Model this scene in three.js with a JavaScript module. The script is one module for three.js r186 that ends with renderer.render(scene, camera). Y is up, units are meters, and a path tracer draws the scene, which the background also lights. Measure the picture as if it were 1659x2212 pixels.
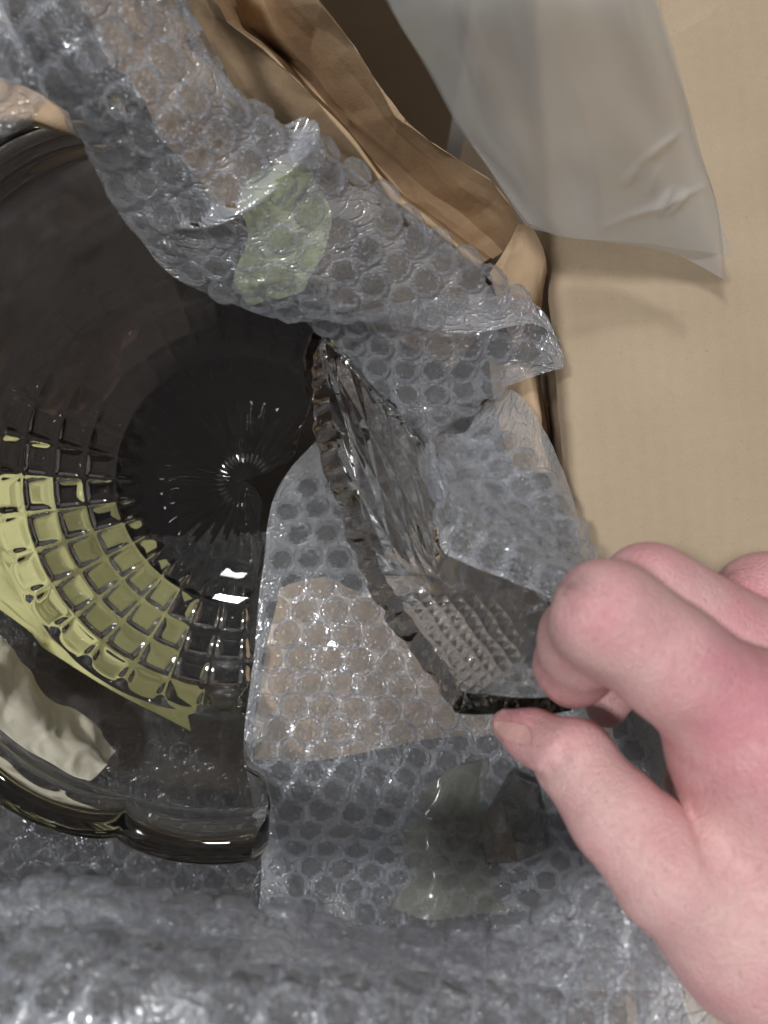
import * as THREE from 'three';
import { mergeVertices, toCreasedNormals } from 'three/addons/utils/BufferGeometryUtils.js';
import { ConvexGeometry } from 'three/addons/geometries/ConvexGeometry.js';
import { RectAreaLightUniformsLib } from 'three/addons/lights/RectAreaLightUniformsLib.js';
import { createNoise3D, createNoise2D } from 'simplex-noise';

// ---------------------------------------------------------------- camera, lamp, exposure
const scene = new THREE.Scene();
const CAM_Y = 0.46;
const camera = new THREE.PerspectiveCamera(66, 3 / 4, 0.01, 20);
camera.position.set(0, CAM_Y, 0);
camera.up.set(0, 0, -1);
camera.lookAt(0, 0, 0);
camera.focus = 0.275;
const renderer = new THREE.WebGLRenderer({ antialias: true });
renderer.setSize(768, 1024);
renderer.toneMapping = THREE.LinearToneMapping;
renderer.toneMappingExposure = 2.0;
renderer.shadowMap.enabled = true;
camera.userData.fStop = camera.getFocalLength() / 2.5;         // an opening of 2.5 mm
scene.background = new THREE.Color(0.052, 0.052, 0.055);         // the dim room round the box
RectAreaLightUniformsLib.init();
const LAMPS = [
  { at: [-0.62, 1.95, -0.12], size: [0.16, 0.16], color: [0.97, 0.985, 1.0], intensity: 150, label: 'square white ceiling lamp panel above the open box, to its left' },
  { at: [0.34, 1.95, -0.86], size: [0.16, 0.16], color: [0.95, 0.98, 1.0], intensity: 62, label: 'dimmer square ceiling lamp panel beyond the far side of the box' },
];
for (const l of LAMPS) {
  const m = new THREE.RectAreaLight(new THREE.Color(...l.color), l.intensity, ...l.size);
  m.name = 'ceiling_lamp_light';
  m.position.set(...l.at); m.lookAt(0, 0.16, 0);
  scene.add(m);
}

// ---------------------------------------------------------------- helpers
let seed = 12345;
const rnd = () => { seed = (seed * 1664525 + 1013904223) >>> 0; return seed / 4294967296; };
const rr = (a, b) => a + (b - a) * rnd();
const n3 = createNoise3D(rnd), n2 = createNoise2D(rnd);
const V = (x, y, z) => new THREE.Vector3(x, y, z);
const clamp = (x, a = 0, b = 1) => Math.min(b, Math.max(a, x));
const sstep = (a, b, x) => { const t = clamp((x - a) / (b - a)); return t * t * (3 - 2 * t); };
const K = 2 * Math.tan(THREE.MathUtils.degToRad(33)) / 2212;
// a place on a plan drawn in units of the photograph (1659 x 2212) at a height below the lens
const P = (px, py, d) => V((px - 829.5) * K * d, CAM_Y - d, (py - 1106) * K * d);
function tag(o, label, category, group, kind) {
  if (label) o.userData.label = label;
  if (category) o.userData.category = category;
  if (group) o.userData.group = group;
  if (kind) o.userData.kind = kind;
  return o;
}
const names = {};
const numbered = (n) => { const k = names[n] = (names[n] ?? -1) + 1; return k ? `${n}_${String(k).padStart(3, '0')}` : n; };
function thing(name, label, category, group) {
  const o = new THREE.Group(); o.name = numbered(name); scene.add(o);
  return tag(o, label, category, group);
}
function part(name, geo, mat, parent, label) {
  const m = new THREE.Mesh(geo, mat); m.name = name; m.castShadow = m.receiveShadow = true; parent.add(m);
  if (label) m.userData.label = label;
  return m;
}
function cr(p0, p1, p2, p3, t) {
  const t2 = t * t, t3 = t2 * t;
  return 0.5 * (2 * p1 + (p2 - p0) * t + (2 * p0 - 5 * p1 + 4 * p2 - p3) * t2 + (3 * p1 - p0 - 3 * p2 + p3) * t3);
}
function spline(pts, t, out, linear) {            // pts: Vector3[], uniform parameter
  const n = pts.length - 1, x = clamp(t) * n, i = Math.min(n - 1, Math.floor(x)), f = x - i;
  if (linear) return out.copy(pts[i]).lerp(pts[i + 1], f);
  const a = pts[i], b = pts[i + 1], p = i ? pts[i - 1] : a.clone().multiplyScalar(2).sub(b), q = i < n - 1 ? pts[i + 2] : b.clone().multiplyScalar(2).sub(a);
  return out.set(cr(p.x, a.x, b.x, q.x, f), cr(p.y, a.y, b.y, q.y, f), cr(p.z, a.z, b.z, q.z, f));
}
function resample(pts, n, linear) {                // even steps along its length
  const fine = [], N = 200, len = [0];
  for (let i = 0; i <= N; i++) { fine.push(spline(pts, i / N, V(), linear)); if (i) len.push(len[i - 1] + fine[i].distanceTo(fine[i - 1])); }
  const out = []; let k = 0;
  for (let i = 0; i < n; i++) {
    const L = len[N] * i / (n - 1);
    while (k < N - 1 && len[k + 1] < L) k++;
    out.push(fine[k].clone().lerp(fine[k + 1], clamp((L - len[k]) / Math.max(1e-9, len[k + 1] - len[k]))));
  }
  return out;
}
// A sheet through several lines (rows); u runs along the lines, v across them.
class Sheet {
  constructor(rows, { linearU = false, linearV = false, disp = null, flip = 1 } = {}) {
    this.rows = rows.map((r) => resample(r.map((p) => P(...p)), 41, linearU));
    this.linearV = linearV; this.disp = disp; this.flip = flip;
    const mid = []; for (let i = 0; i <= 20; i++) mid.push(this.base(0.5, i / 20));
    this.lv = mid.reduce((s, p, i) => i ? s + p.distanceTo(mid[i - 1]) : 0, 0);
    this.lu = this.lengthU(0.5);
  }
  lengthU(v) { let s = 0, a = this.base(0, v); for (let i = 1; i <= 12; i++) { const b = this.base(i / 12, v); s += a.distanceTo(b); a = b; } return s; }
  base(u, v, o = V()) {
    const q = this.rows.map((r) => spline(r, u, V(), true));
    return spline(q, v, o, this.linearV);
  }
  normal(u, v, f = (a, b) => this.base(a, b)) {
    const e = 0.004, du = f(Math.min(1, u + e), v).sub(f(Math.max(0, u - e), v)), dv = f(u, Math.min(1, v + e)).sub(f(u, Math.max(0, v - e)));
    const n = du.cross(dv).normalize();
    const toCam = V(0, CAM_Y, 0).sub(this.base(u, v));
    return n.multiplyScalar(this.flip * Math.sign(n.dot(toCam) || 1));
  }
  at(u, v) {
    const p = this.base(u, v);
    if (this.disp) p.addScaledVector(this.normal(u, v), this.disp(u * this.lu, v * this.lv, u, v));
    return p;
  }
  geometry(step, keep) {
    const nu = Math.max(6, Math.round(this.lu / step)), nv = Math.max(6, Math.round(this.lv / step)), pos = [], uv = [], idx = [];
    for (let j = 0; j <= nv; j++) for (let i = 0; i <= nu; i++) {
      const u = i / nu, v = j / nv, p = this.at(u, v);
      pos.push(p.x, p.y, p.z); uv.push(u * this.lu, v * this.lv);
    }
    for (let j = 0; j < nv; j++) for (let i = 0; i < nu; i++) {
      if (keep && !keep((i + 0.5) / nu, (j + 0.5) / nv)) continue;
      const a = j * (nu + 1) + i, b = a + 1, c = a + nu + 1, d = c + 1;
      idx.push(a, c, b, b, c, d);
    }
    const g = new THREE.BufferGeometry();
    g.setAttribute('position', new THREE.Float32BufferAttribute(pos, 3)); g.setAttribute('uv', new THREE.Float32BufferAttribute(uv, 2)); g.setIndex(idx);
    g.computeVertexNormals();
    return g;
  }
}
function tex(n, f, srgb) {
  const d = new Uint8Array(n * n * 4);
  for (let y = 0; y < n; y++) for (let x = 0; x < n; x++) {
    const c = f(x / n, y / n), k = 4 * (y * n + x);
    for (let i = 0; i < 3; i++) d[k + i] = 255 * clamp(Array.isArray(c) ? c[i] : c);
    d[k + 3] = 255;
  }
  const t = new THREE.DataTexture(d, n, n); t.wrapS = t.wrapT = THREE.RepeatWrapping; t.magFilter = THREE.LinearFilter; t.minFilter = THREE.LinearMipmapLinearFilter;
  if (srgb) t.colorSpace = THREE.SRGBColorSpace;
  t.needsUpdate = true; return t;
}
const n4 = createNoise3D(() => rnd());
function tile(u, v, f, z = 0) {                   // noise that repeats over the unit square (on a torus squeezed into 3D)
  const a = u * Math.PI * 2, b = v * Math.PI * 2, R = f / 6.283;
  return 0.5 * (n3(Math.cos(a) * R + z, Math.sin(a) * R, Math.cos(b) * R) + n4(Math.sin(b) * R, Math.cos(a) * R + z, Math.sin(a) * R + 3 * z));
}
const rep = (t, metres) => { const c = t.clone(); c.repeat.set(1 / metres, 1 / metres); c.needsUpdate = true; return c; };

// ---------------------------------------------------------------- materials
const filmBump = tex(1024, (u, v) => {
  const w = tile(u, v, 5, 7) * 0.03;
  const r1 = 1 - Math.abs(tile(u + w, v, 9)) * 2.2, r2 = 1 - Math.abs(tile(u, v + w, 17, 3)) * 2.2, r3 = tile(u, v, 40, 5);
  return 0.5 * Math.pow(clamp(r1), 5) + 0.3 * Math.pow(clamp(r2), 4) + 0.06 * (r3 + 0.5);
});
const filmMat = new THREE.MeshPhysicalMaterial({ name: 'bubble_film', color: 0xf4f5f8, roughness: 0.18, transmission: 0.76, thickness: 0, ior: 2.0, bumpMap: rep(filmBump, 0.055), bumpScale: 0.0010, side: THREE.DoubleSide });
const bubbleMat = new THREE.MeshPhysicalMaterial({ name: 'bubble_skin', color: 0xf4f6fa, roughness: 0.18, transmission: 0.85, thickness: 0, ior: 2.0, bumpMap: rep(filmBump, 0.85), bumpScale: 0.0013, side: THREE.DoubleSide });
const clearFilmMat = filmMat.clone(); clearFilmMat.transmission = 0.95; clearFilmMat.roughness = 0.16;
const clearSkinMat = bubbleMat.clone(); clearSkinMat.transmission = 0.96; clearSkinMat.roughness = 0.16;
const rollFilmMat = filmMat.clone(); rollFilmMat.transmission = 0.62;
const rollSkinMat = bubbleMat.clone(); rollSkinMat.transmission = 0.78;
const bagMat = new THREE.MeshPhysicalMaterial({ name: 'bag_film', color: 0xf4f3ef, roughness: 0.32, transmission: 0.66, thickness: 0, ior: 1.48, clearcoat: 1, clearcoatRoughness: 0.12, side: THREE.DoubleSide });
const thinFilmMat = new THREE.MeshPhysicalMaterial({ name: 'clear_film', color: 0xd0d0c6, roughness: 0.2, transmission: 0.86, thickness: 0, ior: 1.48, side: THREE.DoubleSide });
const glassMat = new THREE.MeshPhysicalMaterial({ name: 'lead_glass', color: 0xffffff, roughness: 0.0, transmission: 1, thickness: 0.006, ior: 1.53, attenuationColor: new THREE.Color(0.76, 0.75, 0.71), attenuationDistance: 0.014 });

const fibre = tex(1024, (u, v) => {
  const a = (rnd() - 0.5), b = tile(u, v, 60, 2), c = tile(u, v, 9, 4);
  return 0.5 + 0.22 * a + 0.16 * b + 0.1 * c;
});
const cardTex = tex(1024, (u, v) => {
  const a = (rnd() - 0.5) * 0.05, b = tile(u, v, 50, 2) * 0.010, c = tile(u, v, 7, 4) * 0.035;
  const flute = 0.004 * Math.sin(v * Math.PI * 2 * 44 + 0.6 * tile(u, v, 5, 3));
  const s = tile(u, v, 150, 9), speck = s > 0.7 ? -0.12 * (s - 0.7) / 0.2 : 0;
  const k = 1 + a + b + c + flute + speck;
  return [0.69 * k, 0.608 * k, 0.508 * k + 0.01 * c];
}, true);
const kraftTex = tex(1024, (u, v) => {
  const k = 1 + (rnd() - 0.5) * 0.06 + tile(u, v, 40, 2) * 0.025 + tile(u, v, 8, 6) * 0.035;
  return [0.712 * k, 0.602 * k, 0.475 * k];
}, true);
const cardMat = new THREE.MeshStandardMaterial({ name: 'cardboard', map: rep(cardTex, 0.31), roughness: 0.88, bumpMap: rep(fibre, 0.16), bumpScale: 0.00012 });
const kraftMat = new THREE.MeshStandardMaterial({ name: 'kraft', map: rep(kraftTex, 0.12), roughness: 0.62, bumpMap: rep(fibre, 0.09), bumpScale: 0.0002, side: THREE.DoubleSide });
const yellowMat = new THREE.MeshStandardMaterial({ name: 'yellow_paper', color: new THREE.Color(0.66, 0.63, 0.29), roughness: 0.7, bumpMap: rep(fibre, 0.1), bumpScale: 0.0002, side: THREE.DoubleSide });
const greenMat = new THREE.MeshStandardMaterial({ name: 'green_paper', color: new THREE.Color(0.42, 0.45, 0.22), roughness: 0.7, bumpMap: rep(fibre, 0.1), bumpScale: 0.0001, side: THREE.DoubleSide });
const shadeMat = new THREE.MeshStandardMaterial({ name: 'shade_sheet', color: new THREE.Color(0.016, 0.0105, 0.0075), roughness: 0.95, bumpMap: rep(fibre, 0.1), bumpScale: 0.0002, side: THREE.DoubleSide });  // near-black brown: the shade deep in the box, put into the colour
const creamMat = new THREE.MeshStandardMaterial({ name: 'cream_paper', color: new THREE.Color(0.74, 0.69, 0.55), roughness: 0.7, bumpMap: rep(fibre, 0.1), bumpScale: 0.0002, side: THREE.DoubleSide });

// ---------------------------------------------------------------- the lamps above the box
for (const l of LAMPS) {
  const t = thing('ceiling_lamp', l.label, 'lamp');
  t.position.set(...l.at); t.lookAt(0, 0.16, 0);
  const [w, h] = l.size;
  const glow = new THREE.MeshStandardMaterial({ color: 0x222222, emissive: new THREE.Color(...l.color), emissiveIntensity: 5, roughness: 0.6 });
  const steel = new THREE.MeshStandardMaterial({ color: 0xdddddd, roughness: 0.5 });
  const d = part('diffuser', new THREE.BoxGeometry(w, h, 0.01), glow, t); d.position.z = -0.012;
  const f = part('frame', new THREE.BoxGeometry(w + 0.03, h + 0.03, 0.03), steel, t); f.position.z = -0.035;
}

// ---------------------------------------------------------------- the cardboard box
const EDGE = (py, d) => P(1152 + 0.081 * py, py, d);               // inner edge of the right wall on the plan
const FLAP_D = 0.300, FLOOR_D = 0.64;
function slab(corners, thick, mat, parent, name, uvs) {            // corners: top outline, counter-clockwise from above; thickness goes down
  const g = new THREE.BufferGeometry(), pos = [], uv = [], idx = [], n = corners.length;
  const nn = corners[1].clone().sub(corners[0]).cross(corners[2].clone().sub(corners[0])).normalize();
  const ax = corners[1].clone().sub(corners[0]).normalize(), ay = nn.clone().cross(ax);
  const put = (p) => { pos.push(p.x, p.y, p.z); const q = p.clone().sub(corners[0]); uv.push(q.dot(ax), q.dot(ay)); };
  const low = corners.map((c) => c.clone().addScaledVector(nn, -thick));
  corners.forEach(put); low.forEach(put);
  for (let i = 1; i < n - 1; i++) { idx.push(0, i, i + 1); idx.push(n, n + i + 1, n + i); }
  let b = 2 * n;
  for (let i = 0; i < n; i++) {
    const j = (i + 1) % n;
    [corners[i], corners[j], low[i], low[j]].forEach(put);
    idx.push(b, b + 2, b + 1, b + 1, b + 2, b + 3); b += 4;
  }
  g.setAttribute('position', new THREE.Float32BufferAttribute(pos, 3)); g.setAttribute('uv', new THREE.Float32BufferAttribute(uv, 2)); g.setIndex(idx);
  const f = g.toNonIndexed(); f.computeVertexNormals();
  return part(name, f, mat, parent);
}
{
  const t = thing('cardboard_box', 'open brown cardboard box with its wide flap folded out on the right', 'box');
  const yT = CAM_Y - FLAP_D, yB = CAM_Y - FLOOR_D;
  // right flap: a rounded fold at the wall's edge, then flat
  {
    const rows = [], prof = [[-0.0005, -0.012], [0.0, -0.006], [0.0008, -0.0025], [0.003, -0.0006], [0.007, 0], [0.05, 0.0], [0.12, 0.001], [0.3, 0.004]];
    const A = EDGE(-500, FLAP_D), B = EDGE(1440, FLAP_D), along = B.clone().sub(A).normalize(), out = V(-along.z, 0, along.x).multiplyScalar(-1);
    if (out.x < 0) out.negate();
    const pos = [], uv = [], idx = [], nu = 60, L = A.distanceTo(B);
    const pts = [...prof, ...prof.slice().reverse().map(([a, b], i) => [a + (i > 2 ? 0.002 : 0), b - 0.0035])];
    const shape = new THREE.BufferGeometry(); const m = pts.length;
    for (let i = 0; i <= nu; i++) for (let j = 0; j <= m; j++) {
      const [a, b] = pts[j % m], q = A.clone().addScaledVector(along, L * i / nu).addScaledVector(out, a + 0.0006 * n2(i * 0.35, 3)).setY(yT + b + 0.0006 * n2(i * 0.2, a * 20));
      pos.push(q.x, q.y, q.z); uv.push(L * i / nu, a + b);
    }
    for (let i = 0; i < nu; i++) for (let j = 0; j < m; j++) { const a = i * (m + 1) + j, b = a + 1, c = a + m + 1, d = c + 1; idx.push(a, b, c, b, d, c); }
    shape.setAttribute('position', new THREE.Float32BufferAttribute(pos, 3)); shape.setAttribute('uv', new THREE.Float32BufferAttribute(uv, 2)); shape.setIndex(idx); shape.computeVertexNormals();
    part('flap', shape, cardMat, t);
  }
  // far flap, lying a little over the right one at the corner
  slab([P(1432, 90, 0.2997), P(1462, 74, 0.2997), P(1950, -190, 0.2997), P(1750, -700, 0.2997), P(1400, -500, 0.2997)], 0.0002, cardMat, t, 'flap');
  slab([P(1470, 2150, 0.31), P(1560, 2400, 0.31), P(1900, 2400, 0.31), P(1900, 1950, 0.31)], 0.003, cardMat, t, 'flap');
  const far = -0.262, near = 0.26, left = -0.26, rt = EDGE(-370, FLAP_D), rn = EDGE(2500, FLAP_D);
  const wall = (x0, z0, x1, z1, n, name) => slab([V(x0, yB, z0), V(x1, yB, z1), V(x1, yT - 0.012, z1), V(x0, yT - 0.012, z0)], 0.004, cardMat, t, n);
  wall(left, far, rt.x - 0.006, far, 'far_wall_panel');
  slab([V(left, yT - 0.0125, far), V(rt.x - 0.012, yT - 0.0125, far), V(rt.x - 0.016, yT + 0.06, far - 0.012), V(left + 0.005, yT + 0.06, far - 0.012)], 0.004, cardMat, t, 'flap');
  wall(rt.x + 0.005, far, rn.x + 0.009, near, 'side_wall_panel');
  wall(rn.x, near, left, near, 'near_wall_panel');
  wall(left, near, left, far, 'side_wall_panel');
  slab([V(left, yB, near), V(rn.x, yB, near), V(rn.x, yB, far), V(left, yB, far)], 0.004, cardMat, t, 'bottom_panel');
  for (const c of t.children) if (/wall_panel/.test(c.name)) c.name = 'wall_panel';
}

{
  const g = new THREE.PlaneGeometry(6, 6); g.rotateX(-Math.PI / 2);
  const f = part('floor', g, new THREE.MeshStandardMaterial({ name: 'floor', color: new THREE.Color(0.16, 0.13, 0.105), roughness: 0.7 }), scene);
  f.position.y = CAM_Y - FLOOR_D - 0.006; tag(f, 'plain brown floor under the cardboard box', 'floor', null, 'structure');
}

// ---------------------------------------------------------------- bubble wrap
function bubbleGeo(dent) {   // a domed cell, more or less dented
  const prof = [[1.05, -0.03], [1.0, 0.08], [0.99, 0.25], [0.96, 0.42], [0.88, 0.54], [0.7, 0.62], [0.42, 0.66], [0, 0.675]], seg = 22, pos = [], uv = [], idx = [], z = rr(0, 99);
  const cx = rr(-0.35, 0.35), cz = rr(-0.35, 0.35);
  for (let j = 0; j < prof.length; j++) for (let i = 0; i <= seg; i++) {
    const a = (i % seg) / seg * Math.PI * 2; let [r, h] = prof[j];
    r *= 1 + 0.035 * n3(Math.cos(a), Math.sin(a), z) * (0.4 + h);
    const x = r * Math.cos(a), zz = r * Math.sin(a), dd = Math.hypot(x - cx, zz - cz);
    h -= h * dent * Math.exp(-dd * dd / 0.18) + h * 0.2 * n3(x * 2.6, zz * 2.6, z);
    pos.push(x, h, zz); uv.push(0.35 * x + 0.02 * z, 0.35 * zz + h * 0.2);
  }
  for (let j = 0; j < prof.length - 1; j++) for (let i = 0; i < seg; i++) { const a = j * (seg + 1) + i, b = a + 1, c = a + seg + 1, d = c + 1; idx.push(a, c, b, b, c, d); }
  const g = new THREE.BufferGeometry();
  g.setAttribute('position', new THREE.Float32BufferAttribute(pos, 3)); g.setAttribute('uv', new THREE.Float32BufferAttribute(uv, 2)); g.setIndex(idx);
  g.computeVertexNormals(); return g;
}
const BUBBLES = [0, 0.1, 0.3, 0.55, 0.2, 0.8, 0.4].map(bubbleGeo);
function wrinkle(seedZ, amp, fine = 1) {
  return (a, b) => amp * (n3(a * 24, b * 24, seedZ) + 0.22 * (1 - 2 * Math.abs(n3(a * 60, b * 45, seedZ + 5))) + 0.05 * fine * (1 - 2 * Math.abs(n3(a * 170, b * 150, seedZ + 9))));
}
const planOf = (p) => [p.x / (K * (CAM_Y - p.y)) + 829.5, p.z / (K * (CAM_Y - p.y)) + 1106];
function bubbleWrap(label, sheet, { pitch = 0.0112, r = 0.005, step = 0.0011, ok = null, hole = null, skip = 0.03, squash = 1, edge = 0.0075, mat = filmMat, skin = bubbleMat } = {}) {
  const t = thing('bubble_wrap', label, 'bubble wrap');
  const rows = Math.max(1, Math.floor((sheet.lv - 2 * edge + pitch * 0.87) / (pitch * 0.87))), spots = [];
  const q = new THREE.Quaternion(), Y = V(0, 1, 0);
  for (let j = 0; j < rows; j++) {
    const v = (edge + j * pitch * 0.87) / sheet.lv, L = sheet.lengthU(v);
    for (let x = edge + (j % 2) * pitch * 0.5; x < L - edge; x += pitch) {
      const u = x / L; if (rnd() < skip || v > 1 - 0.7 * edge / sheet.lv) continue;
      const p = sheet.at(u, v), [sx, sy] = planOf(p);
      if (hole && hole(sx, sy, 0.62)) continue;
      spots.push([p, u, v, sx < -110 || sx > 1770 || sy < -110 || sy > 2320]);   // the last: nothing of it is in the photograph
    }
  }
  const nu = Math.max(6, Math.round(sheet.lu / step)), nv = Math.max(6, Math.round(sheet.lv / step));
  part('film', sheet.geometry(step, (u, v) => {
    const p = sheet.base(u, v);
    if (hole && hole(...planOf(p))) return false;
    for (const o of spots) if (!o[3] && Math.abs(o[0].x - p.x) < r && Math.abs(o[0].z - p.z) < r && o[0].distanceToSquared(p) < r * r * 0.6) return false;
    return true;
  }), mat, t);
  let n = 0;
  for (const [p, u, v, out] of spots) {
    if (out) continue;
    const N = sheet.normal(u, v, (x, y) => sheet.at(x, y));
    const b = new THREE.Mesh(BUBBLES[Math.floor(rnd() * BUBBLES.length)], skin);
    b.name = 'bubble'; b.castShadow = b.receiveShadow = true;
    q.setFromUnitVectors(Y, N); b.quaternion.copy(q).multiply(new THREE.Quaternion().setFromAxisAngle(Y, rr(0, 6.28)));
    b.position.copy(p).addScaledVector(N, 0.0002);
    const s = r * rr(0.96, 1.03); b.scale.set(s, s * squash * rr(0.6, 0.9), s);
    t.add(b); n++;
  }
  console.log(t.name, n, 'bubbles', sheet.lu.toFixed(3), sheet.lv.toFixed(3));
  return t;
}

// upper sheet draped over the far side of the bowl
const ridgeA = (u, v) => 0;
bubbleWrap('large bubble wrap sheet draped across the top left, between dark bowl and kraft paper', new Sheet([
  [[-60, -260, 0.2], [20, 60, 0.2], [110, 210, 0.2], [172, 300, 0.215], [235, 420, 0.23], [300, 520, 0.245], [352, 582, 0.255], [425, 622, 0.262], [505, 655, 0.268], [600, 690, 0.272], [668, 690, 0.274]],
  [[40, -260, 0.19], [110, 20, 0.192], [190, 160, 0.196], [260, 290, 0.21], [330, 400, 0.225], [400, 490, 0.236], [470, 560, 0.246], [560, 610, 0.254], [650, 640, 0.26], [740, 665, 0.264], [860, 700, 0.272]],
  [[150, -260, 0.185], [210, -20, 0.19], [290, 110, 0.2], [370, 230, 0.208], [450, 330, 0.219], [530, 410, 0.228], [610, 480, 0.238], [700, 540, 0.248], [800, 590, 0.256], [900, 640, 0.262], [1010, 720, 0.27]],
  [[280, -260, 0.2], [330, -60, 0.205], [400, 40, 0.21], [470, 150, 0.217], [540, 250, 0.224], [620, 300, 0.23], [720, 360, 0.239], [830, 440, 0.248], [940, 530, 0.256], [1050, 600, 0.262], [1150, 700, 0.27]],
  [[330, -260, 0.22], [380, -20, 0.225], [455, 115, 0.227], [527, 234, 0.231], [565, 238, 0.233], [625, 285, 0.238], [740, 355, 0.246], [850, 440, 0.255], [985, 545, 0.262], [1105, 605, 0.268], [1215, 745, 0.276]],
], { disp: (a, b, u, v) => wrinkle(1, 0.0012)(a, b) + 0.006 * Math.exp(-Math.pow((u - 0.50 + 0.16 * (v - 0.5)) / 0.014, 2)) * sstep(0.1, 0.4, v) }));

// its lower lap behind the broken piece
bubbleWrap('pointed lower lap of bubble wrap hanging behind the broken glass tip', new Sheet([
  [[640, 686, 0.276], [760, 676, 0.279], [880, 650, 0.281], [1000, 636, 0.282], [1100, 640, 0.282], [1170, 668, 0.282], [1222, 768, 0.281]],
  [[680, 712, 0.29], [770, 730, 0.291], [880, 735, 0.29], [990, 735, 0.288], [1080, 740, 0.287], [1160, 755, 0.286], [1219, 792, 0.285]],
  [[730, 770, 0.302], [790, 800, 0.302], [880, 815, 0.299], [970, 815, 0.297], [1060, 810, 0.295], [1120, 810, 0.293], [1150, 815, 0.292]],
  [[800, 850, 0.31], [835, 875, 0.309], [880, 890, 0.307], [950, 890, 0.305], [1000, 875, 0.303], [1035, 862, 0.302], [1060, 850, 0.301]],
  [[880, 920, 0.315], [895, 935, 0.314], [910, 945, 0.313], [922, 955, 0.313], [945, 940, 0.312], [965, 925, 0.312], [985, 910, 0.312]],
], { disp: wrinkle(4, 0.0010) }), { pitch: 0.0108 });

// folded flap right of the broken piece
bubbleWrap('bubble wrap flap folded over on itself between broken glass and box edge', new Sheet([
  [[918, 958, 0.27], [938, 1060, 0.262], [950, 1178, 0.252], [1000, 1214, 0.247], [1092, 1250, 0.24], [1200, 1296, 0.234], [1290, 1330, 0.23]],
  [[930, 950, 0.265], [985, 1085, 0.254], [1020, 1130, 0.25], [1080, 1165, 0.245], [1150, 1205, 0.239], [1230, 1250, 0.233], [1310, 1290, 0.23]],
  [[930, 945, 0.268], [960, 1050, 0.262], [1040, 1110, 0.262], [1100, 1140, 0.26], [1170, 1185, 0.256], [1245, 1225, 0.25], [1320, 1270, 0.245]],
  [[970, 935, 0.29], [1010, 990, 0.285], [1065, 1040, 0.28], [1120, 1080, 0.276], [1180, 1130, 0.272], [1245, 1190, 0.268], [1310, 1240, 0.262]],
  [[1010, 925, 0.300], [1060, 940, 0.292], [1110, 970, 0.285], [1160, 1020, 0.28], [1205, 1075, 0.277], [1245, 1150, 0.275], [1290, 1220, 0.272]],
  [[1035, 880, 0.312], [1090, 838, 0.305], [1135, 865, 0.298], [1182, 938, 0.292], [1214, 1010, 0.289], [1240, 1095, 0.287], [1272, 1210, 0.285]],
], { disp: wrinkle(7, 0.0013) }), { pitch: 0.0106, step: 0.001 });

// sheet under the bowl and the opening, on the packing paper
bubbleWrap('wide bubble wrap sheet lying flat under the broken glass, seen where the bowl is missing', new Sheet([
  [[705, 930, 0.352], [800, 900, 0.352], [900, 880, 0.352], [1000, 880, 0.354], [1120, 900, 0.358], [1200, 910, 0.37]],
  [[600, 1055, 0.350], [720, 1040, 0.350], [860, 1060, 0.350], [1000, 1080, 0.352], [1150, 1100, 0.352], [1230, 1110, 0.36]],
  [[566, 1230, 0.350], [690, 1230, 0.346], [840, 1230, 0.345], [1000, 1240, 0.347], [1180, 1260, 0.345], [1270, 1270, 0.33]],
  [[548, 1420, 0.344], [690, 1420, 0.338], [850, 1430, 0.338], [1020, 1440, 0.342], [1190, 1450, 0.335], [1300, 1450, 0.3], [1400, 1440, 0.29]],
  [[525, 1600, 0.332], [690, 1600, 0.328], [860, 1610, 0.331], [1040, 1630, 0.338], [1200, 1650, 0.33], [1310, 1650, 0.298], [1440, 1640, 0.286]],
  [[548, 1760, 0.316], [700, 1750, 0.318], [880, 1770, 0.323], [1060, 1790, 0.333], [1200, 1820, 0.326], [1330, 1820, 0.298], [1480, 1810, 0.284]],
  [[566, 1890, 0.296], [720, 1900, 0.304], [900, 1920, 0.314], [1090, 1950, 0.324], [1220, 1980, 0.32], [1360, 1990, 0.296], [1520, 1980, 0.282]],
  [[540, 2080, 0.270], [740, 2090, 0.288], [930, 2100, 0.304], [1120, 2120, 0.318], [1250, 2140, 0.316], [1400, 2140, 0.292], [1560, 2140, 0.28]],
].map((l) => l.map(([x, y, d]) => [x, y, d - 0.034 * sstep(900, 1200, y) * (1 - sstep(1700, 1950, y)) * (1 - sstep(1100, 1350, x))])), { disp: wrinkle(11, 0.0016) }), { pitch: 0.0117, r: 0.0054, step: 0.0012 });

// sheet under the left part of the bowl
bubbleWrap('bubble wrap cradle under the glass bowl, seen below its dark rim', new Sheet([
  [[-330, 1130, 0.365], [-100, 1150, 0.378], [150, 1150, 0.385], [400, 1150, 0.384], [585, 1150, 0.37]],
  [[-340, 1260, 0.345], [-100, 1290, 0.366], [150, 1290, 0.38], [390, 1290, 0.38], [570, 1290, 0.366]],
  [[-350, 1400, 0.33], [-100, 1450, 0.355], [150, 1450, 0.372], [380, 1450, 0.372], [560, 1450, 0.36]],
  [[-350, 1700, 0.30], [-100, 1750, 0.32], [150, 1750, 0.335], [400, 1760, 0.335], [590, 1760, 0.326]],
  [[-350, 1850, 0.30], [-100, 1880, 0.315], [150, 1900, 0.325], [400, 1910, 0.328], [620, 1890, 0.325]],
  [[-350, 2050, 0.27], [-100, 2060, 0.28], [150, 2080, 0.29], [420, 2090, 0.296], [640, 2070, 0.30]],
], { disp: wrinkle(17, 0.0018) }), { pitch: 0.0125, r: 0.0055, step: 0.0014, mat: clearFilmMat, skin: clearSkinMat });

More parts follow.
